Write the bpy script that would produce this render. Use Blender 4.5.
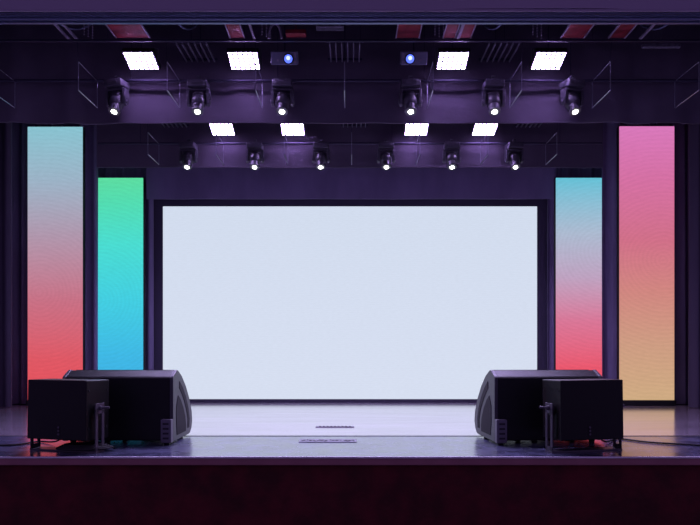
import bpy, bmesh, math, random
from mathutils import Vector, Matrix
random.seed(4)
sc = bpy.context.scene
for o in list(bpy.data.objects): bpy.data.objects.remove(o)
PI = math.pi
# ---------------------------------------------------------------- camera, world, exposure
CH = 0.94                       # camera height above the stage floor
F = 650.0                       # focal length in pixels
cd = bpy.data.cameras.new('camera'); cam = bpy.data.objects.new('camera', cd)
sc.collection.objects.link(cam); sc.camera = cam
cam.location = (0, 0, CH); cam.rotation_euler = (PI/2, 0, 0)
cd.sensor_width = 36; cd.lens = F/700*36
cd.shift_x = -1/700; cd.shift_y = 82.5/700
cd.clip_end = 200
w = bpy.data.worlds.new('world'); sc.world = w; w.use_nodes = True
w.node_tree.nodes['Background'].inputs[0].default_value = (0.46, 0.30, 0.85, 1)
w.node_tree.nodes['Background'].inputs[1].default_value = 0.30
sc.view_settings.view_transform = 'Standard'; sc.view_settings.look = 'None'
sc.view_settings.exposure = 0.0; sc.view_settings.gamma = 1.0
sc.view_settings.use_curve_mapping = False
WASH = 70.0                     # radiance of the violet wash panels
SPOT = 25.0
BEAM = 185.0                     # watts in each moving head's beam

# ---------------------------------------------------------------- materials
def lin(c):
    return tuple((v/255/12.92 if v/255 <= .04045 else ((v/255+.055)/1.055)**2.4) for v in c)
MATS = {}
def mat(name, col, rough=.5, metal=0., spec=.5, emit=None, es=0., bump=None, vary=None, rvary=None):
    if name in MATS: return MATS[name]
    m = bpy.data.materials.new(name); m.use_nodes = True; nt = m.node_tree
    b = nt.nodes['Principled BSDF']
    b.inputs['Base Color'].default_value = (*col, 1)
    b.inputs['Roughness'].default_value = rough; b.inputs['Metallic'].default_value = metal
    b.inputs['Specular IOR Level'].default_value = spec
    if emit: b.inputs['Emission Color'].default_value = (*emit, 1); b.inputs['Emission Strength'].default_value = es
    tc = nt.nodes.new('ShaderNodeTexCoord')
    def noise(scale, detail=4, stretch=(1,1,1)):
        mp = nt.nodes.new('ShaderNodeMapping'); mp.inputs['Scale'].default_value = stretch
        nt.links.new(tc.outputs['Object'], mp.inputs[0])
        n = nt.nodes.new('ShaderNodeTexNoise'); n.inputs['Scale'].default_value = scale; n.inputs['Detail'].default_value = detail
        nt.links.new(mp.outputs[0], n.inputs['Vector']); return n
    if bump:
        n = noise(bump[0], 5, bump[2] if len(bump) > 2 else (1,1,1))
        bp = nt.nodes.new('ShaderNodeBump'); bp.inputs['Strength'].default_value = bump[1]; bp.inputs['Distance'].default_value = .02
        nt.links.new(n.outputs['Fac'], bp.inputs['Height']); nt.links.new(bp.outputs[0], b.inputs['Normal'])
    if vary:
        n = noise(vary[0], 6, vary[2] if len(vary) > 2 else (1,1,1))
        r = nt.nodes.new('ShaderNodeValToRGB')
        a, e = r.color_ramp.elements; a.position = .35; e.position = .65
        a.color = (*[c*(1-vary[1]) for c in col], 1); e.color = (*[c*(1+vary[1]) for c in col], 1)
        nt.links.new(n.outputs['Fac'], r.inputs[0]); nt.links.new(r.outputs[0], b.inputs['Base Color'])
    if rvary:
        n = noise(rvary[0], 6, rvary[3] if len(rvary) > 3 else (1,1,1))
        mr = nt.nodes.new('ShaderNodeMapRange'); mr.inputs[1].default_value = .3; mr.inputs[2].default_value = .7
        mr.inputs[3].default_value = rvary[1]; mr.inputs[4].default_value = rvary[2]
        nt.links.new(n.outputs['Fac'], mr.inputs[0]); nt.links.new(mr.outputs[0], b.inputs['Roughness'])
    MATS[name] = m; return m

M_floor = mat('stage_vinyl', (.33,.28,.35), .2, spec=1.0, vary=(3,.22,(.25,1.5,1)), rvary=(2.2,.13,.24,(.3,2.5,1)), bump=(3,.02,(.3,2,1)))
M_strip = mat('stage_edge_boards', (.065,.07,.13), .25, spec=.5, vary=(6,.4,(1,1,1)), rvary=(3,.2,.34))
M_lip = mat('nosing', (.34,.13,.16), .45, vary=(6,.08))
M_edge = mat('edge_metal', (.85,.8,.88), .5)
M_apron = mat('apron_cloth', (.085,.004,.009), .85, vary=(5,.35,(1,1,1)), bump=(30,.3))
M_dark = mat('dark_paint', (.02,.018,.028), .8)
M_frame = mat('screen_frame', (.05,.042,.08), .7)
M_ceil = mat('dark_ceiling', (.012,.010,.016), .9)
M_cloth = mat('stage_cloth', (.22,.19,.32), .9, spec=.15, bump=(7,.35,(1,1,.35)), vary=(2.5,.12,(1,1,.4)))
M_border = mat('border_cloth', (.135,.115,.16), .9, spec=.15, bump=(4,.5,(.7,1,1.2)), vary=(2,.10))
M_valance = mat('valance_cloth', (.32,.27,.36), .9, spec=.15, bump=(5,.4,(.5,1,1.5)))
M_side = mat('side_cloth', (.11,.09,.14), .92, spec=.1, bump=(7,.3,(1,1,.3)))
M_black = mat('black_casing', (.012,.012,.015), .5, vary=(30,.2))
M_head = mat('head_casing', (.075,.07,.095), .38)
M_steel = mat('steel_rod', (.36,.36,.44), .35, metal=.6)
M_pipe = mat('batten_pipe', (.045,.04,.075), .5, metal=.4)
M_track = mat('track_metal', (.16,.19,.32), .45, metal=.5)
M_wedge = mat('wedge_shaded', (.005,.005,.007), .42, spec=.3, bump=(160,.12))  # same casing as the ends, darkened to paint in the shade on its back
M_wside = mat('wedge_lit_side', (.05,.05,.06), .45, bump=(160,.12))  # paler copy of the wedge casing, with the light on its ends painted in
M_conn = mat('connector_grey', (.12,.11,.14), .5)
M_small = mat('cabinet_paint', (.005,.0045,.005), .45, spec=.3, bump=(160,.12))
M_brk = mat('bracket_steel', (.09,.08,.10), .4, metal=.2)
M_rubber = mat('rubber', (.01,.01,.011), .7)
M_hole = mat('hollow_black', (.003,.003,.004), .8)
M_red = mat('red_board', (.24,.012,.025), .6, vary=(8,.3), emit=None)
M_light = mat('pale_rail', (.32,.28,.38), .5)
M_plate = mat('plate_metal', (.16,.15,.20), .4, metal=.3, vary=(25,.3))
M_grey = mat('fixture_grey', (.20,.20,.30), .45)
M_lens = mat('spot_lens', (.8,.8,.8), .2, emit=(.95,1,.86), es=SPOT)
M_blue = mat('blue_lens', (.05,.08,.3), .1, emit=(.10,.16,1.0), es=1.6)
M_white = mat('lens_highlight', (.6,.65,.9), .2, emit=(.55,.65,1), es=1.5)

for m_ in (M_floor, M_strip):
    b_ = m_.node_tree.nodes['Principled BSDF']; b_.inputs['Coat Weight'].default_value = 1.0; b_.inputs['Coat IOR'].default_value = 1.7; b_.inputs['Coat Roughness'].default_value = .13 if m_ is M_floor else .2; b_.inputs['Coat Weight'].default_value = 1.0 if m_ is M_floor else .7

def screen_mat(name, stops, z0, z1, strength=1.0, wave=.022, ang=0., sc_=60, fine=.02):
    """what the LED wall shows: a picture running from z0 (bottom) to z1 (top) plus its pixel rows"""
    m = bpy.data.materials.new(name); m.use_nodes = True; nt = m.node_tree; L = nt.links.new
    b = nt.nodes['Principled BSDF']; b.inputs['Base Color'].default_value = (.01,.01,.01,1); b.inputs['Roughness'].default_value = .5
    b.inputs['Specular IOR Level'].default_value = .1
    tc = nt.nodes.new('ShaderNodeTexCoord'); sx = nt.nodes.new('ShaderNodeSeparateXYZ'); L(tc.outputs['Object'], sx.inputs[0])
    mr = nt.nodes.new('ShaderNodeMapRange'); mr.inputs[1].default_value = z0; mr.inputs[2].default_value = z1; L(sx.outputs[2], mr.inputs[0])
    r = nt.nodes.new('ShaderNodeValToRGB'); cr = r.color_ramp
    while len(cr.elements) < len(stops): cr.elements.new(.5)
    for e, (p, c) in zip(cr.elements, stops): e.position = p; e.color = (*lin(c), 1)
    L(mr.outputs[0], r.inputs[0])
    wv = nt.nodes.new('ShaderNodeTexWave'); wv.wave_type = 'RINGS' if wave > .01 else 'BANDS'; wv.bands_direction = 'Z'; wv.rings_direction = 'Y'; wv.inputs['Scale'].default_value = sc_
    wv.inputs['Distortion'].default_value = 4; wv.inputs['Detail'].default_value = 1; wv.inputs['Detail Scale'].default_value = .4
    mp = nt.nodes.new('ShaderNodeMapping'); mp.inputs['Location'].default_value = (ang, 0, -2.0+ang) if wave > .01 else (0,0,0); L(tc.outputs['Object'], mp.inputs[0]); L(mp.outputs[0], wv.inputs['Vector'])
    n = nt.nodes.new('ShaderNodeTexNoise'); n.inputs['Scale'].default_value = 45; n.inputs['Detail'].default_value = 2
    m2 = nt.nodes.new('ShaderNodeMapping'); m2.inputs['Scale'].default_value = (.3,1,1.6); L(tc.outputs['Object'], m2.inputs[0]); L(m2.outputs[0], n.inputs['Vector'])
    a1 = nt.nodes.new('ShaderNodeMapRange'); a1.inputs[3].default_value = 1-wave; a1.inputs[4].default_value = 1+wave; L(wv.outputs['Fac'], a1.inputs[0])
    a2 = nt.nodes.new('ShaderNodeMapRange'); a2.inputs[1].default_value = .3; a2.inputs[2].default_value = .7; a2.inputs[3].default_value = 1-fine; a2.inputs[4].default_value = 1+fine; L(n.outputs['Fac'], a2.inputs[0])
    mu = nt.nodes.new('ShaderNodeMath'); mu.operation = 'MULTIPLY'; L(a1.outputs[0], mu.inputs[0]); L(a2.outputs[0], mu.inputs[1])
    m3 = nt.nodes.new('ShaderNodeMath'); m3.operation = 'MULTIPLY'; m3.inputs[1].default_value = strength; L(mu.outputs[0], m3.inputs[0])
    L(r.outputs[0], b.inputs['Emission Color']); L(m3.outputs[0], b.inputs['Emission Strength'])
    return m

def wash_mat():
    m = bpy.data.materials.new('wash_diodes'); m.use_nodes = True; nt = m.node_tree; L = nt.links.new
    b = nt.nodes['Principled BSDF']; b.inputs['Base Color'].default_value = (.02,.02,.02,1)
    tc = nt.nodes.new('ShaderNodeTexCoord'); br = nt.nodes.new('ShaderNodeTexBrick')
    br.offset = 0; br.inputs['Scale'].default_value = 1; br.inputs['Brick Width'].default_value = .056; br.inputs['Row Height'].default_value = .05
    br.inputs['Mortar Size'].default_value = .009; br.inputs['Mortar Smooth'].default_value = 0
    br.inputs['Color1'].default_value = (1,1,1,1); br.inputs['Color2'].default_value = (.75,.75,.75,1); br.inputs['Mortar'].default_value = (.002,.002,.002,1)
    L(tc.outputs['Object'], br.inputs['Vector'])
    mu = nt.nodes.new('ShaderNodeMath'); mu.operation = 'MULTIPLY'; mu.inputs[1].default_value = WASH; L(br.outputs['Color'], mu.inputs[0])
    b.inputs['Emission Color'].default_value = (.58,.38,1,1); L(mu.outputs[0], b.inputs['Emission Strength'])
    return m
M_wash = wash_mat()

# ---------------------------------------------------------------- mesh helpers
class MB:
    def __init__(s): s.bm = bmesh.new()
    def box(s, c, size, rot=None, bev=0):
        r = bmesh.ops.create_cube(s.bm, size=1); vs = r['verts']
        bmesh.ops.scale(s.bm, vec=size, verts=vs)
        if bev:
            es = list({e for v in vs for e in v.link_edges})
            q = bmesh.ops.bevel(s.bm, geom=es, offset=bev, segments=2, affect='EDGES', profile=.5)
            vs = list({v for f in q['faces'] for v in f.verts} | {v for v in vs if v.is_valid})
        if rot is not None: bmesh.ops.rotate(s.bm, cent=(0,0,0), matrix=rot, verts=vs)
        bmesh.ops.translate(s.bm, vec=c, verts=vs); return s
    def tube(s, p, q, r0, r1=None, n=12, cap=True):
        p = Vector(p); q = Vector(q); r1 = r0 if r1 is None else r1
        d = q-p; m = Matrix.Translation((p+q)/2) @ d.to_track_quat('Z','Y').to_matrix().to_4x4()
        bmesh.ops.create_cone(s.bm, cap_ends=cap, segments=n, radius1=r0, radius2=r1, depth=d.length, matrix=m); return s
    def path(s, pts, r, n=8):
        for a, b in zip(pts[:-1], pts[1:]): s.tube(a, b, r, n=n)
        for a in pts[1:-1]: bmesh.ops.create_uvsphere(s.bm, u_segments=n, v_segments=6, radius=r, matrix=Matrix.Translation(a))
        return s
    def prism(s, prof, x0, x1):          # profile in (y, z) extruded along x
        a = [s.bm.verts.new((x0, y, z)) for y, z in prof]; b = [s.bm.verts.new((x1, y, z)) for y, z in prof]
        s.bm.faces.new(a[::-1]); s.bm.faces.new(b); n = len(prof)
        for i in range(n): s.bm.faces.new((a[i], a[(i+1)%n], b[(i+1)%n], b[i]))
        bmesh.ops.recalc_face_normals(s.bm, faces=s.bm.faces); return s
    def lathe(s, prof, n=24, axis=None):  # (radius, height) around z
        rings = [[s.bm.verts.new((r*math.cos(2*PI*k/n), r*math.sin(2*PI*k/n), z)) for k in range(n)] for r, z in prof]
        for A, B in zip(rings[:-1], rings[1:]):
            for k in range(n): s.bm.faces.new((A[k], A[(k+1)%n], B[(k+1)%n], B[k]))
        s.bm.faces.new(rings[0][::-1]); s.bm.faces.new(rings[-1])
        vs = [v for R in rings for v in R]
        if axis is not None: bmesh.ops.transform(s.bm, matrix=axis, verts=vs)
        bmesh.ops.recalc_face_normals(s.bm, faces=s.bm.faces); return s
    def build(s, name, m, parent=None, loc=(0,0,0), rot=(0,0,0), smooth=False, bev=0):
        me = bpy.data.meshes.new(name); s.bm.to_mesh(me); s.bm.free(); me.materials.append(m)
        if smooth:
            for p in me.polygons: p.use_smooth = True
            try: me.set_sharp_from_angle(angle=math.radians(40))
            except Exception: pass
        o = bpy.data.objects.new(name, me); sc.collection.objects.link(o)
        o.location = loc; o.rotation_euler = rot; o.parent = parent
        if bev:
            bv = o.modifiers.new('bevel', 'BEVEL'); bv.width = bev; bv.segments = 2; bv.limit_method = 'ANGLE'
        return o
def tag(o, label=None, cat=None, group=None, kind=None):
    if label: o['label'] = label
    if cat: o['category'] = cat
    if group: o['group'] = group
    if kind: o['kind'] = kind
    return o
def empty(name, loc=(0,0,0), rz=0):
    o = bpy.data.objects.new(name, None); sc.collection.objects.link(o)
    o.location = loc; o.rotation_euler = (0,0,rz); o.empty_display_size = .1; return o
def kids(o): return [c for c in bpy.data.objects if c.parent == o]
def copy_tree(o, parent=None):
    c = o.copy(); sc.collection.objects.link(c); c.parent = parent
    for ch in kids(o): copy_tree(ch, c)
    return c
def X(px, d): return (px-351)*d/F            # metres across at distance d
def Z(py, d): return CH+(345-py)*d/F         # metres up at distance d

def sheet(x0, x1, z0, z1, y, amp, waves, seed, thick=.012, nz=14, gather=0., hem=0., lean=0., ends=0.):
    """a hanging cloth: pleats run vertically; closed, with thickness"""
    rnd = random.Random(seed); W = x1-x0; nx = max(24, int(W*70))
    ph = [rnd.uniform(0, 2*PI) for _ in range(6)]
    fr = [waves*rnd.uniform(.8, 1.2), waves*.47, waves*1.9, waves*.23]
    bm = bmesh.new(); rows = []
    for j in range(nz+1):
        v = j/nz; z = z0+(z1-z0)*v; row = []
        for i in range(nx+1):
            u = i/nx; x = x0+W*u
            a = amp*(1-gather*v)*(1+ends*min(1,max(0,(abs(x)-2.7)/.6)))
            d = a*(math.sin(fr[0]*x*2*PI+ph[0]+.5*math.sin(x*3+v*2+ph[4]))+.5*math.sin(fr[1]*x*2*PI+ph[1]+v*.8)+.25*math.sin(fr[2]*x*2*PI+ph[2]-v)+.4*math.sin(fr[3]*x*2*PI+ph[3]))
            zz = z+(hem*math.sin(x*1.7+ph[5])*(1-v) if hem else 0)
            row.append((x, y+d+lean*v, zz))
        rows.append(row)
    A = [[bm.verts.new(p) for p in r] for r in rows]
    B = [[bm.verts.new((p[0], p[1]+thick, p[2])) for p in r] for r in rows]
    for j in range(nz):
        for i in range(nx):
            bm.faces.new((A[j][i], A[j][i+1], A[j+1][i+1], A[j+1][i])); bm.faces.new((B[j][i+1], B[j][i], B[j+1][i], B[j+1][i+1]))
    for j in range(nz):
        bm.faces.new((A[j+1][0], B[j+1][0], B[j][0], A[j][0])); bm.faces.new((A[j][nx], B[j][nx], B[j+1][nx], A[j+1][nx]))
    for i in range(nx):
        bm.faces.new((A[0][i+1], A[0][i], B[0][i], B[0][i+1])); bm.faces.new((A[nz][i], A[nz][i+1], B[nz][i+1], B[nz][i]))
    m = MB(); m.bm.free(); m.bm = bm; return m

# ---------------------------------------------------------------- the setting
YF = 5.480; YS = 6.71; YB = 11.2; ZC = 5.0; XW = 6.9
def struct(o): o['kind'] = 'structure'; return o
struct(MB().box((0,(YS+YB)/2,-.05),(2*XW,YB-YS-.004,.1)).build('floor', M_floor))
struct(MB().box((0,(YF+YS)/2,-.03),(2*XW,YS-YF-.004,.06)).build('floor', M_strip))
struct(MB().box((0,YS,.0012),(2*XW,.035,.0024)).build('trim_3', M_hole))
struct(MB().box((0,YF-.006,-.0065),(2*XW,.012,.013)).build('trim_1', M_edge))
struct(MB().box((0,YF+.02,-.045),(2*XW,.05,.058),bev=.006).build('trim_2', M_lip))
struct(MB().box((0,YF+.06,-.635),(2*XW,.06,1.13)).build('wall_front', M_apron))
struct(MB().box((0,2.3,-1.25),(2*XW,7.2,.1)).build('floor', M_dark))
struct(MB().box((0,YB+.05,ZC/2),(2*XW,.1,ZC)).build('wall_back', M_dark))
struct(MB().box((-XW-.05,(YF+YB)/2,ZC/2),(.1,YB-YF,ZC)).build('wall_left', M_dark))
struct(MB().box((XW+.05,(YF+YB)/2,ZC/2),(.1,YB-YF,ZC)).build('wall_right', M_dark))
struct(MB().box((0,(YF+YB)/2+.1,ZC+.05),(2*XW+.2,YB-YF,.1)).build('ceiling', M_ceil))

# proscenium head: track beam and valance
m = MB()
m.box((0,6.25,4.10),(2*XW,.12,.05),bev=.004).box((0,6.24,4.05),(2*XW,.03,.05))
t = empty('curtain_track', (0,0,0)); tag(t, 'dark blue multi-rail curtain track spanning the stage just below the purple valance', 'curtain track')
m.build('beam', M_track, t)
for z, y, r in ((4.125,6.17,.011),(4.085,6.16,.013),(4.035,6.17,.012)):
    MB().tube((-XW,y,z),(XW,y,z),r).build('rail', M_track, t, smooth=True)
for i in range(12): MB().box((-5.5+i,6.25,4.56),(.04,.04,.88)).build('hanger', M_dark, t)
o = sheet(-XW, XW, Z(10,6.05), ZC, 6.05, .018, .35, 3, nz=6).build('valance_curtain', M_valance, smooth=True)
tag(o, 'purple lit valance cloth along the very top edge above the track', 'curtain')
o = MB().tube((-XW,6.035,Z(10.5,6.035)),(XW,6.035,Z(10.5,6.035)),.012).build('hem', M_valance, None, smooth=True)
o.parent = bpy.data.objects['valance_curtain']

# ---------------------------------------------------------------- borders and legs
D1, D2, D3 = 7.74, 9.90, 10.42
o = sheet(-XW, XW, Z(123,D1), ZC-.01, D1, .010, 1.6, 11, nz=10, hem=.004, ends=2.0).build('border_curtain', M_border, smooth=True)
tag(o, 'wide front border cloth lit violet behind the nearer row of lights', 'curtain', 'border cloths')
o = sheet(X(97,D2), X(603,D2), Z(167.5,D2), ZC-.01, D2, .010, .8, 21, nz=10, hem=.003).build('border_curtain', M_border, smooth=True)
tag(o, 'narrower second border cloth behind the farther row of lights', 'curtain', 'border cloths')
o = sheet(X(146,D3), X(556,D3), Z(199,D3), ZC-.01, D3, .008, .6, 31, nz=10).build('border_curtain', M_cloth, smooth=True)
tag(o, 'wrinkled rear border cloth hanging right above the big white screen', 'curtain', 'border cloths')
def leg(x0, x1, d, z1, amp, wv, seed, label, m=M_cloth):
    o = sheet(x0, x1, .01, z1, d, amp, wv, seed, nz=12).build('leg_curtain', m, smooth=True)
    tag(o, label, 'curtain', 'side leg curtains'); return o
leg(-XW+.05, X(12,9.7), 9.7, 4.9, .05, 3.2, 41, 'dark pleated leg curtain at the far left edge of the stage', M_side)
leg(X(689,9.7), XW-.05, 9.7, 4.9, .05, 3.2, 42, 'dark pleated leg curtain at the far right edge of the stage', M_side)
leg(-6.2, X(97,10.25), 10.27, 4.85, .035, 4.6, 43, 'pleated leg curtain showing between the red-blue column and the green-blue column')
leg(X(603,10.25), 6.2, 10.27, 4.85, .035, 4.6, 44, 'pleated leg curtain showing between the pink-yellow column and the blue-red column')
leg(-5.0, X(153,10.48), 10.51, 4.45, .022, 5.2, 45, 'pleated leg curtain between the green-blue column and the big white screen')
leg(X(548,10.48), 5.0, 10.51, 4.45, .022, 5.2, 46, 'pleated leg curtain between the big white screen and the blue-red column')

# ---------------------------------------------------------------- the LED walls
DS = 10.62
t = empty('led_screen', (X(350,DS), DS, 0)); tag(t, 'large blank white LED screen in a dark frame at the back of the stage', 'screen')
hw = 186.7*DS/F; zb = Z(399,DS); zt = Z(206.7,DS)
MB().box((0,0,(zb+zt)/2),(2*hw,.04,zt-zb)).build('display', screen_mat('white_display', [(0,(214,222,240)),(1,(210,220,238))], zb, zt, 1.0, wave=.006, sc_=9, fine=.02), t)
fr = MB(); b = .17
fr.box((0,.03,(zt+.06)),(2*hw+2*b,.12,.12)).box((-hw-b/2,.03,zt/2),(b,.12,zt)).box((hw+b/2,.03,zt/2),(b,.12,zt)).box((0,.02,zb/2),(2*hw,.10,zb))
fr.build('frame', M_frame, t)
MB().box((0,.07,(zb+zt)/2),(2*hw,.06,zt-zb)).build('back_panel', M_black, t)
def column(px0, px1, py0, d, name, stops, label, ang, sc_):
    w_ = (px1-px0)*d/F; x = X((px0+px1)/2, d); zt = Z(py0, d); zb = Z(400, d) if d < 10.2 else .09
    t = empty('led_column', (x, d, 0)); tag(t, label, 'LED column', 'tall LED columns')
    MB().box((0,0,(zb+zt)/2),(w_,.02,zt-zb)).build('display', screen_mat(name, stops, zb, zt, 1.0, wave=.022, ang=ang, sc_=sc_, fine=.035), t)
    MB().box((0,.05,(zt+zb)/2+.002),(w_+.012,.08,zt-zb+.012)).build('cabinet', M_black, t)
    MB().box((0,.04,zb/2),(w_+.03,.16,zb-.01)).build('base', M_black, t)
column(28,82.5,127,10.1,'left_outer_display',[(0,(232,80,90)),(.15,(222,88,100)),(.36,(200,112,132)),(.6,(176,150,172)),(.8,(156,178,198)),(1,(136,194,208))],'tall LED column fading from pale blue down to red, leftmost on the stage',.25,5)
column(97,143,178,10.35,'left_inner_display',[(0,(62,170,226)),(.2,(62,184,228)),(.45,(66,206,224)),(.7,(74,220,208)),(.88,(82,220,178)),(1,(92,220,160))],'LED column fading from green down to blue, left of the big screen',.35,5)
column(556,602,178,10.35,'right_inner_display',[(0,(238,84,98)),(.12,(234,84,104)),(.35,(216,118,150)),(.55,(190,162,192)),(.75,(172,186,208)),(1,(100,192,214))],'LED column fading from blue down to bright red, right of the big screen',-.4,5)
column(619.5,674,126.5,10.1,'right_outer_display',[(0,(206,170,130)),(.2,(205,156,130)),(.4,(208,134,128)),(.58,(208,112,136)),(.8,(212,112,162)),(1,(216,120,186))],'tall LED column fading from pink down to sandy yellow, rightmost on the stage',-.25,5)

# ---------------------------------------------------------------- lighting rows
def batten(y, z, x0, x1, label):
    t = empty('lighting_batten', (0,y,z)); tag(t, label, 'lighting pipe', 'lighting battens')
    MB().tube((x0,0,0),(x1,0,0),.016).build('pipe', M_pipe, t, smooth=True)
    n = 8 if y < 8 else 6
    for i in range(n):
        x = x0+(x1-x0)*(i+.5)/n
        MB().tube((x,0,0),(x,0,ZC-z),.004, n=6).build('hanger', M_pipe, t)
DZ = 0.0
B1 = (7.60, 4.03); B2 = (9.76, 3.965)
batten(*B1, -XW+.05, XW-.05, 'long dark lighting pipe carrying the nearer row of moving heads')
batten(*B2, X(98,9.75), X(602,9.75), 'shorter dark lighting pipe carrying the farther row of moving heads')
# front rail (upper) that carries the wire brackets
for y, z, x0, x1, lab in ((7.06,4.245,-XW+.05,XW-.05,'slim upper rail in front of the wide border cloth'),(9.22,4.18,X(98,9.2),X(602,9.2),'slim upper rail in front of the second border cloth')):
    t = empty('equipment_rail', (0,y,z)); tag(t, lab, 'rail', 'upper equipment rails')
    MB().box((0,0,0),(x1-x0,.03,.02)).build('bar', M_pipe, t)
    for i in range(5):
        x = x0+(x1-x0)*(i+.5)/5+(.1 if i < 3 else -.12)
        MB().tube((x,0,0),(x,0,ZC-z),.004, n=6).build('hanger', M_pipe, t)
def bracket():
    t = empty('wire_bracket')
    dz = -.31; dy = .53
    MB().path([Vector((0,0,0)),Vector((0,0,dz))], .0042, 6).build('front_rod', M_steel, t)
    MB().path([Vector((0,dy,0)),Vector((0,dy,dz))], .0042, 6).build('rear_rod', M_steel, t)
    MB().path([Vector((0,0,0)),Vector((0,dy,0))], .0042, 6).build('top_rod', M_steel, t)
    MB().path([Vector((0,0,dz)),Vector((0,dy,dz))], .0062, 6).build('bottom_rod', M_steel, t)
    MB().path([Vector((0,0,0)),Vector((0,-.03,.218))], .003, 6).build('hanger', M_pipe, t)
    return t
proto = bracket(); first = True
labs1 = ['wire bracket cut by the left picture edge, nearer row','wire bracket just left of the leftmost near moving head','wire bracket between the first and second moving heads of the near row','wire bracket directly beside the third moving head of the near row','thin edge-on wire bracket at the middle of the near row','wire bracket below the wash panel right of the middle, near row','wire bracket between the fifth and sixth moving heads of the near row','wire bracket just right of the rightmost near moving head','wire bracket cut by the right picture edge, nearer row']
labs2 = ['wire bracket above the green-blue column, farther row','wire bracket under the leftmost far wash panel','wire bracket under the second far wash panel','edge-on wire bracket at the middle of the farther row','wire bracket under the third far wash panel','wire bracket under the rightmost far wash panel','wire bracket above the blue-red column, farther row']
for xs, y, z, labs, g in (([-3.94+.967*k for k in range(9)],7.09,4.03,labs1,'wire brackets on the near row'),([-2.89,-1.92,-.95,.01,.98,1.95,2.93],9.25,3.965,labs2,'wire brackets on the far row')):
    for x, lb in zip(xs, labs):
        o = proto if first else copy_tree(proto); first = False
        o.location = (x, y, z); tag(o, lb, 'bracket', g)

# moving heads
def moving_head():
    t = empty('moving_head_light')
    MB().box((0,0,.005),(.03,.05,.06)).tube((-.02,0,.03),(.02,0,.03),.026).build('clamp', M_head, t)
    m = MB().box((0,0,-.055),(.225,.20,.085),bev=.012).box((0,-.101,-.055),(.12,.006,.03)); m.build('base', M_head, t, smooth=True)
    m = MB().box((0,0,-.115),(.215,.09,.03),bev=.008)
    m.build('yoke', M_head, t, smooth=True)
    for s in (-1,1):
        MB().prism([(-.045,-.11),(.045,-.11),(.05,-.2),(.035,-.285),(0,-.305),(-.035,-.285),(-.05,-.2)], s*.112-.017, s*.112+.017).tube((s*.125,0,-.25),(s*.138,0,-.25),.03).build('yoke_arm', M_head, t, bev=.005)
    # head, origin at the pivot, lens along -z
    h = MB().lathe([(.03,.115),(.055,.11),(.075,.085),(.083,.03),(.085,-.01),(.074,-.05),(.062,-.06),(.060,-.115),(.068,-.12),(.068,-.145),(.036,-.1465)], 24)
    for k in range(5): h.lathe([(.087,.02+k*.013),(.087,.026+k*.013)], 24)
    hd = h.build('head', M_head, t, loc=(0,0,-.25), smooth=True)
    MB().lathe([(.031,-.146),(.031,-.150),(.022,-.156),(.008,-.158)], 20).build('lens', M_lens, hd, smooth=True)
    ld = bpy.data.lights.new('beam', 'SPOT'); ld.energy = BEAM; ld.color = (.62,.50,1.0); ld.spot_size = math.radians(125); ld.spot_blend = .9; ld.shadow_soft_size = .03
    lo = bpy.data.objects.new('beam', ld); sc.collection.objects.link(lo); lo.parent = hd; lo.location = (0,0,-.175)
    return t
proto = moving_head(); first = True
hl1 = ['leftmost moving head light of the near row, above the gap left of the green-blue column','second moving head light of the near row, left of the bright second wash panel','third moving head light of the near row, under the left blue-lens unit','fourth moving head light of the near row, under the right blue-lens unit','fifth moving head light of the near row, under the right slatted rack','rightmost moving head light of the near row, right of the last wash panel']
hl2 = ['leftmost moving head light of the far row, above the top left screen corner','second moving head light of the far row, between the two left wash panels','third moving head light of the far row, just left of the middle','fourth moving head light of the far row, just right of the middle','fifth moving head light of the far row, between the two right wash panels','rightmost moving head light of the far row, above the top right screen corner']
r1 = [(-2.72,.16,-.34),(-1.77,-.02,-.30),(-.795,0,-.30),(.69,0,-.30),(1.655,.02,-.3),(2.57,.16,.34)]
rows = [(r1, 7.50, B1[1]-.005, hl1, 'moving heads of the near row', [(-.42,-.16),(-.42,-.02),(-.42,-.01),(-.42,0),(-.42,.02),(-.42,.2)]),
        ([(v,0,0) for v in (-2.43,-1.435,-.45,.525,1.505,2.44)], 9.66, B2[1]+.01, hl2, 'moving heads of the far row', [(-.42,-.08),(-.42,0),(-.42,0),(-.42,0),(-.42,-.02),(-.42,.06)])]
for row, y, z, labs, g, tilts in rows:
    for (x,_,_), lb, (tx, ty) in zip(row, labs, tilts):
        o = proto if first else copy_tree(proto); first = False
        o.location = (x, y+.06, z-.01); tag(o, lb, 'stage light', g)
        hd = [c for c in kids(o) if c.name.startswith('head')][0]
        o.rotation_euler = (0,0,0); hd.rotation_euler = (tx, 0, 0); o.rotation_euler.z = math.atan2(ty*.7, .42)

# wash panels
def wash():
    t = empty('wash_panel_light')
    MB().box((0,0,.035),(.36,.27,.06),bev=.008).build('housing', M_black, t, rot=(-.31,0,0))
    MB().box((0,0,.002),(.338,.25,.008)).build('diode_panel', M_wash, t, rot=(-.31,0,0))
    m = MB()
    for s in (-1,1): m.box((s*.186,0,.080),(.008,.03,.12))
    m.box((0,0,.137),(.38,.03,.008)); m.build('yoke', M_head, t)
    MB().tube((0,0,.13),(0,0,.80),.006, n=8).build('hanger', M_pipe, t)
    return t
proto = wash(); first = True
for xs, y, z, labs, g in (([-2.375,-1.21,1.15,2.235],7.36,4.155,['glowing violet wash panel farthest left in the near row','glowing violet wash panel left of the left blue-lens unit','glowing violet wash panel right of the right blue-lens unit','glowing violet wash panel farthest right in the near row'],'near wash panels'),
                          ([-1.90,-.86,.965,1.975],9.60,4.12,['small leftmost wash panel peeking under the front border','small second wash panel peeking under the front border, left of middle','small third wash panel peeking under the front border, right of middle','small rightmost wash panel peeking under the front border'],'far wash panels')):
    for x, lb in zip(xs, labs):
        o = proto if first else copy_tree(proto); first = False
        o.location = (x,y,z); tag(o, lb, 'stage light', g)

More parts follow.
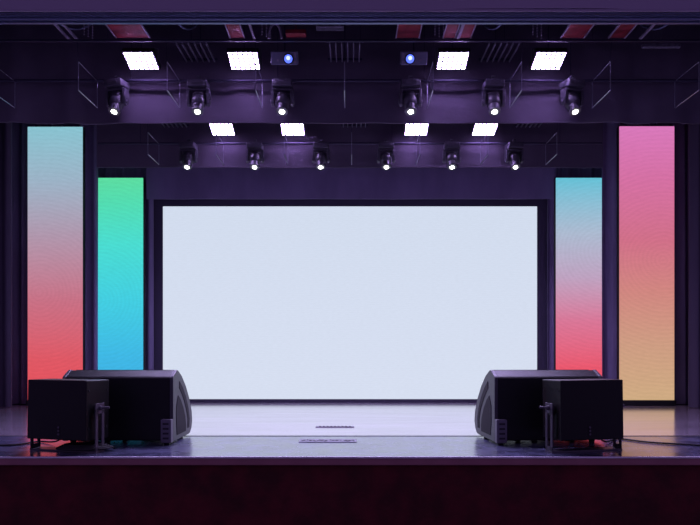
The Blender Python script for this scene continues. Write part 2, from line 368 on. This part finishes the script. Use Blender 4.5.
# slatted racks
def rack():
    t = empty('slatted_rack')
    for k in range(6): MB().box(((k-2.5)*.066,0,0),(.012,.46,.02)).build('slat', M_steel, t)
    
    for s in (-1,1):
        MB().box((0,s*.22,.02),(.40,.02,.02)).build('cross_rail', M_pipe, t)
        MB().tube((0,s*.22,.02),(0,s*.22,.72),.005,n=6).build('hanger', M_pipe, t)
    return t
proto = rack(); first = True
for xs, y, z, labs, g in (([-1.76,-.07,1.69],7.385,4.262,['slatted rack above the second near moving head','slatted rack at the middle between the two blue-lens units','slatted rack above the fifth near moving head'],'near slatted racks'),
                          ([-2.63,.05,2.65],9.53,4.215,['small dark slatted rack above the leftmost far moving head','small dark slatted rack at the middle of the far row','small dark slatted rack above the rightmost far moving head'],'far slatted racks')):
    for x, lb in zip(xs, labs):
        o = proto if first else copy_tree(proto); first = False
        o.location = (x,y,z); tag(o, lb, 'rack', g)

# blue-lens units
for x, s, lb in ((-.75,1,'grey box light with a glowing blue lens at its right end, left of the middle'),(.71,-1,'grey box light with a glowing blue lens at its left end, right of the middle')):
    t = empty('lensed_light', (x,7.36,4.19)); tag(t, lb, 'stage light', 'blue-lens lights'); t.rotation_euler.x = .45
    MB().box((0,0,0),(.30,.16,.14),bev=.01).build('body', M_grey, t)
    MB().lathe([(.058,0),(.058,.03),(.046,.034)],24,Matrix.Rotation(PI/2,4,'X')).build('lens_ring', M_black, t, loc=(s*.05,-.078,-.005), smooth=True)
    MB().lathe([(.048,0),(.044,.01),(.02,.02)],20,Matrix.Rotation(PI/2,4,'X')).build('lens', M_blue, t, loc=(s*.05,-.106,-.005), smooth=True)
    MB().lathe([(.022,0),(.02,.006)],16,Matrix.Rotation(PI/2,4,'X')).build('lens_highlight', M_white, t, loc=(s*.05,-.125,.004))
    m = MB().box((s*.122,-.082,.03),(.024,.006,.05)).box((s*.122,-.082,-.04),(.028,.006,.025)); m.build('side_mark', M_light, t)
    MB().lathe([(.014,0),(.012,.006)],14,Matrix.Rotation(PI/2,4,'X')).build('sensor', M_light, t, loc=(-s*.07,-.08,-.02))
    MB().tube((0,0,.0),(0,0,.79),.008,n=8).build('hanger', M_pipe, t, rot=(-.45,0,0))

# red boards in the fly space with pale rails
rb = [(111,144,'leftmost red board in the overhead space'),(228,241,'narrow red board above the second near wash panel'),(398,420,'bright red board above the right blue-lens unit'),(446,457,'narrow red board left of the pale bar above the third near wash panel'),(463,473,'narrow red board right of the pale bar above the third near wash panel'),(567,589,'red board above the rightmost near wash panel'),(616,631,'rightmost red board in the overhead space')]
for a, b_, lb in rb:
    d = 6.98; x0 = X(a,d); x1 = X(b_,d)
    t = empty('overhead_board', ((x0+x1)/2, 6.85, 4.33)); tag(t, lb, 'board', 'red overhead boards')
    MB().box((0,0,0),(x1-x0,.62,.012)).build('panel', M_red, t)
    for s in (-1,1): MB().box((s*((x1-x0)/2+.008),0,-.004),(.012,.62,.02)).build('edge_rail', M_light, t)
    MB().tube((0,0,0),(0,0,.67),.006,n=8).build('hanger', M_pipe, t)
for a, lb in ((62,'pale overhead bar left of the leftmost red board'),(70,'second pale overhead bar left of the leftmost red board'),(252,'pale overhead bar right of the narrow red board'),(460,'pale overhead bar between two narrow red boards above the third near wash panel'),(647,'pale overhead bar right of the rightmost red board')):
    o = MB().box((0,0,0),(.022,.62,.022)).tube((0,0,0),(0,0,.66),.004,n=6).build('overhead_bar', M_light, loc=(X(a,6.98),6.85,4.305)); tag(o, lb, 'bar', 'pale overhead bars')
pts = [Vector((X(275,7)+.07*math.cos(a), 7.0, 4.24+.16*math.sin(a))) for a in [PI*k/12 for k in range(13)]]
o = MB().path(pts, .012).tube((pts[6].x,7.0,4.4),(pts[6].x,7.0,ZC),.004,n=6).build('hanging_cable', M_light, smooth=True); tag(o, 'pale arched cable loop hanging above the left blue-lens unit', 'cable')
rnd = random.Random(9)
o = MB().box((0,0,0),(.22,.10,.05),bev=.01).tube((0,0,0),(0,0,.66),.005,n=6).build('cable_tray', M_red, loc=(X(296,7.0),7.0,4.295)); tag(o, 'short red tray beside the arched cable loop overhead', 'tray')
o = MB().box((0,0,0),(.42,.05,.04),bev=.006).tube((0,0,0),(0,0,.72),.005,n=6).build('overhead_box', M_plate, loc=(X(661,7.2),7.2,Z(46,7.2))); tag(o, 'long grey box hanging overhead near the right side', 'box')
o = MB().box((0,0,0),(.30,.10,.045),bev=.006).tube((0,0,0),(0,0,.66),.005,n=6).build('overhead_box', M_plate, loc=(X(330,7.0),7.0,Z(27,7.0))); tag(o, 'grey box hanging overhead just left of the middle', 'box')
for px, lb in ((84,'bundle of thin chains left of the leftmost red board'),(262,'bundle of thin chains right of the narrow red board'),(435,'bundle of thin chains between the bright red board and the narrow ones'),(533,'bundle of thin chains above the last near wash panel')):
    t = empty('chain_bundle', (X(px,6.95),6.95,ZC)); tag(t, lb, 'chain', 'hanging chains')
    for k in range(3):
        m = MB(); L_ = .74+.02*k
        m.tube((k*.045,0,0),(k*.045,0,-L_),.0025,n=5)
        for q in range(12): bmesh.ops.create_uvsphere(m.bm, u_segments=6, v_segments=4, radius=.008, matrix=Matrix.Translation((k*.045,0,-L_+q*.03)))
        m.build('chain', M_light, t)
for px, sl, lb in ((42,.5,'drooping dark cable over the far left of the overhead space'),(168,.3,'drooping cable above the second near moving head'),(512,-.3,'drooping cable above the fifth near moving head'),(682,-.4,'drooping dark cable over the far right of the overhead space')):
    ps = [Vector((X(px,6.9)+sl*u, 6.7+.5*u, 4.33+.25*(2*u-1)**2)) for u in [k/10 for k in range(11)]]
    o = MB().path(ps,.010).tube((ps[0].x,ps[0].y,ps[0].z),(ps[0].x,ps[0].y,ZC),.006,n=6).build('hanging_cable', M_track, smooth=True); tag(o, lb, 'cable', 'drooping overhead cables')
# dark cross beams of the fly space
for y, z in ((6.6,4.62),(7.3,4.62),(8.1,4.62),(9.0,4.62)):
    o = MB().box((0,y,z),(2*XW,.08,.14)).build('ceiling_beam', M_dark)
    tag(o, 'dark cross beam spanning the overhead space', 'beam', 'dark overhead beams')

# ---------------------------------------------------------------- monitors
def wedge(x, y, rz, s, label, W=1.05):
    """s=+1: visible slotted end on the right"""
    t = empty('wedge_monitor', (x,y,0), rz); tag(t, label, 'speaker', 'big wedge monitors')
    prof = [(0,.035),(0,.625),(.015,.64),(.13,.695),(.17,.69),(.30,.63),(.45,.52),(.58,.385),(.67,.25),(.69,.15),(.66,.075),(.60,.03),(.50,.025),(.05,.025)]
    MB().prism(prof, -W/2+.03, W/2-.03).build('cabinet', M_wedge, t, bev=.006)
    def sc2(k, cy=.33, cz=.33): return [(cy+(a-cy)*k, cz+(b-cz)*k) for a, b in prof]
    for e in (-1,1):
        x0, x1 = (W/2-.032, W/2) if e > 0 else (-W/2, -W/2+.032)
        sp = MB().prism(sc2(1.012), x0, x1).build('side_panel', M_wside, t, bev=.006)
        xo = e*W/2; xa, xb = (xo-.01, xo+.004) if e > 0 else (xo-.004, xo+.01)
        # raised black shapes paint the shade inside the curved slot and big pocket
        def curve(k, cut0, cut1, n=10):
            P = [(.20,.60),(.33,.52),(.45,.41),(.54,.28),(.575,.16),(.56,.08)]
            return [(cy*k[0]+k[1], cz) for cy, cz in P]
        outer = [(.21,.585),(.33,.51),(.44,.41),(.53,.29),(.575,.18),(.565,.09)]
        inner = [(.505,.09),(.51,.18),(.465,.27),(.385,.37),(.29,.455),(.20,.52)]
        MB().prism(outer+inner, xa, xb).build('handle_slot', M_hole, sp)
        pocket = [(.16,.45),(.25,.40),(.34,.315),(.41,.22),(.44,.13),(.43,.07),(.12,.07),(.10,.20),(.10,.35)]
        MB().prism(pocket, xa, xb).build('pocket', M_hole, sp)
    # connector box in the pocket near the back corner
    cx = s*(W/2-.05)
    c = MB().box((cx,-.035,.13),(.10,.07,.22),bev=.006).build('connector_box', M_conn, t)
    m = MB()
    for k in range(4): m.box((cx,-.072,.20-k*.045),(.055,.006,.018))
    m.build('socket_row', M_black, c)
    # grille along the baffle (stage side)
    g = [(.19,.697),(.31,.645),(.462,.53),(.595,.39),(.685,.255),(.70,.16),(.69,.16),(.66,.25),(.57,.38),(.44,.51),(.30,.62),(.18,.68)]
    MB().prism(g, -W/2+.05, W/2-.05).build('grille', M_black, t)
    for fx in (-W/2+.08, -.12, W/2-.08):
        for fy in (.06, .52): MB().tube((fx,fy,0),(fx,fy,.03),.025,.03).build('foot', M_rubber, t)
    return t
wl = wedge(-2.215, 6.17, math.radians(-1), 1, 'large black wedge monitor on the left, its slotted end toward the centre', 1.06)
wr = wedge(1.885, 6.19, math.radians(5), -1, 'large black wedge monitor on the right, its slotted end toward the centre', 1.06)

def small(x, y, rz, s, label):
    t = empty('bracket_speaker', (x,y,0), rz); tag(t, label, 'speaker', 'box speakers on yokes')
    W, Dp, H = .61, .31, .52; zc = .112+H/2
    c = MB().box((0,0,0),(W,Dp,H)).build('cabinet', M_small, t, loc=(0,0,zc), rot=(math.radians(-1.2),0,0), bev=.008)
    for sx in (-1,1):
        for sy, sz in ((-.12,.17),(-.12,-.16),(.12,.17),(.12,-.16)):
            MB().tube((sx*W/2,sy,sz),(sx*(W/2+.004),sy,sz),.011).build('screw', M_hole, c)
    g = MB().box((0,Dp/2+.008,0),(W-.03,.018,H-.03),bev=.004).build('grille', M_black, c)
    m = MB()
    for k in range(3): m.tube((0.03*s,-Dp/2,-.15-k*.03),(0.03*s,-Dp/2-.008,-.15-k*.03),.009)
    m.build('socket', M_brk, c)
    yk = MB().box((0,-.02,.008),(W+.085,.12,.014)).build('yoke_base', M_brk, t)
    for sx in (-1,1):
        xx = sx*(W/2+.034)
        m = MB()
        for dy in (-.042,.042): m.box((xx,-.02+dy,.2),(.010,.034,.37))
        m.box((xx,-.02,.385),(.010,.118,.09)).box((xx,-.02,.03),(.010,.118,.045))
        m.build('yoke_arm', M_brk, t, bev=.002)
        MB().tube((sx*W/2,-.0,zc),(sx*(W/2+.03),-.0,zc),.058,.052,n=24).build('pivot_disc', M_black, t, smooth=True)
        k = MB().tube((xx,-.02,.39),(xx+sx*.03,-.02,.39),.022,.018).tube((xx+sx*.025,-.02,.39),(xx+sx*.085,.0,.395),.010).build('locking_lever', M_brk, t, smooth=True)
    return t
small(-2.52,5.80,math.radians(-16),1,'small black box speaker on a slotted yoke at the left stage edge')
small(2.065,5.80,math.radians(13),-1,'small black box speaker on a slotted yoke at the right stage edge')

# cables
def cable(pts, r, label, name='power_cable'):
    cu = bpy.data.curves.new(name,'CURVE'); cu.dimensions='3D'; cu.bevel_depth=r; cu.bevel_resolution=3
    sp = cu.splines.new('NURBS'); sp.points.add(len(pts)-1); sp.use_endpoint_u = True; sp.order_u = 4
    for p, q in zip(sp.points, pts): p.co = (*q,1)
    cu.materials.append(M_rubber)
    o = bpy.data.objects.new(name, cu); sc.collection.objects.link(o)
    dg = bpy.context.evaluated_depsgraph_get(); me = bpy.data.meshes.new_from_object(o.evaluated_get(dg))
    bpy.data.objects.remove(o); o = bpy.data.objects.new(name, me); sc.collection.objects.link(o)
    if not me.materials: me.materials.append(M_rubber)
    for p in me.polygons: p.use_smooth = True
    return tag(o, label, 'cable')
def fl(px, py, z=.009):
    d = CH*F/(py-345); return (X(px,d), d, z)
cable([(-4.6,6.15,.009),fl(-20,446.5),fl(0,446.2),fl(12,446),fl(22,445),fl(32,443),fl(42,442),(-2.80,6.12,.02),(-2.72,6.10,.05),(-2.66,6.06,.12)], .008, 'black cable running off the left side of the stage from the left box speaker')
cable([(4.6,6.15,.009),fl(716,447),fl(700,446.2),fl(680,445),fl(660,444),fl(642,442.5),fl(625,440),fl(614,439),(2.40,6.09,.02),(2.33,6.06,.05),(2.28,6.03,.12)], .008, 'black cable running off the right side of the stage from the right box speaker')
cp = []
for k in range(60):
    a = 2*PI*k/14; rr = .26-.0016*k
    cp.append((-2.36+rr*math.cos(a)*1.0, 5.76+rr*.55*math.sin(a), .024+.0007*k))
cable(cp, .009, 'coiled black cable lying under the left box speaker', 'coiled_cable')

# floor plates
t = empty('floor_plate', (*fl(335,427,0)[:2],0)); tag(t, 'thin slotted floor plate farther back at the middle of the stage', 'floor plate')
MB().box((0,0,.003),(.44,.09,.006)).build('plate', M_plate, t)
for k in range(9): MB().box((-.17+k*.0425,0,.007),(.022,.06,.003)).build('slot', M_hole, t)
t = empty('floor_plate', (*fl(328,441,0)[:2],0)); tag(t, 'wide worn floor plate with small marks near the front edge, middle of the stage', 'floor plate')
MB().box((0,0,.003),(.56,.19,.005)).build('plate', M_plate, t)
m = MB()
for k in range(14):
    m.box((-.24+k*.037+rnd.uniform(-.006,.006), rnd.uniform(-.035,.035), .0065),(rnd.uniform(.012,.028), rnd.uniform(.03,.07), .003), Matrix.Rotation(rnd.uniform(-.5,.5),3,'Z'))
m.build('marking', M_hole, t)
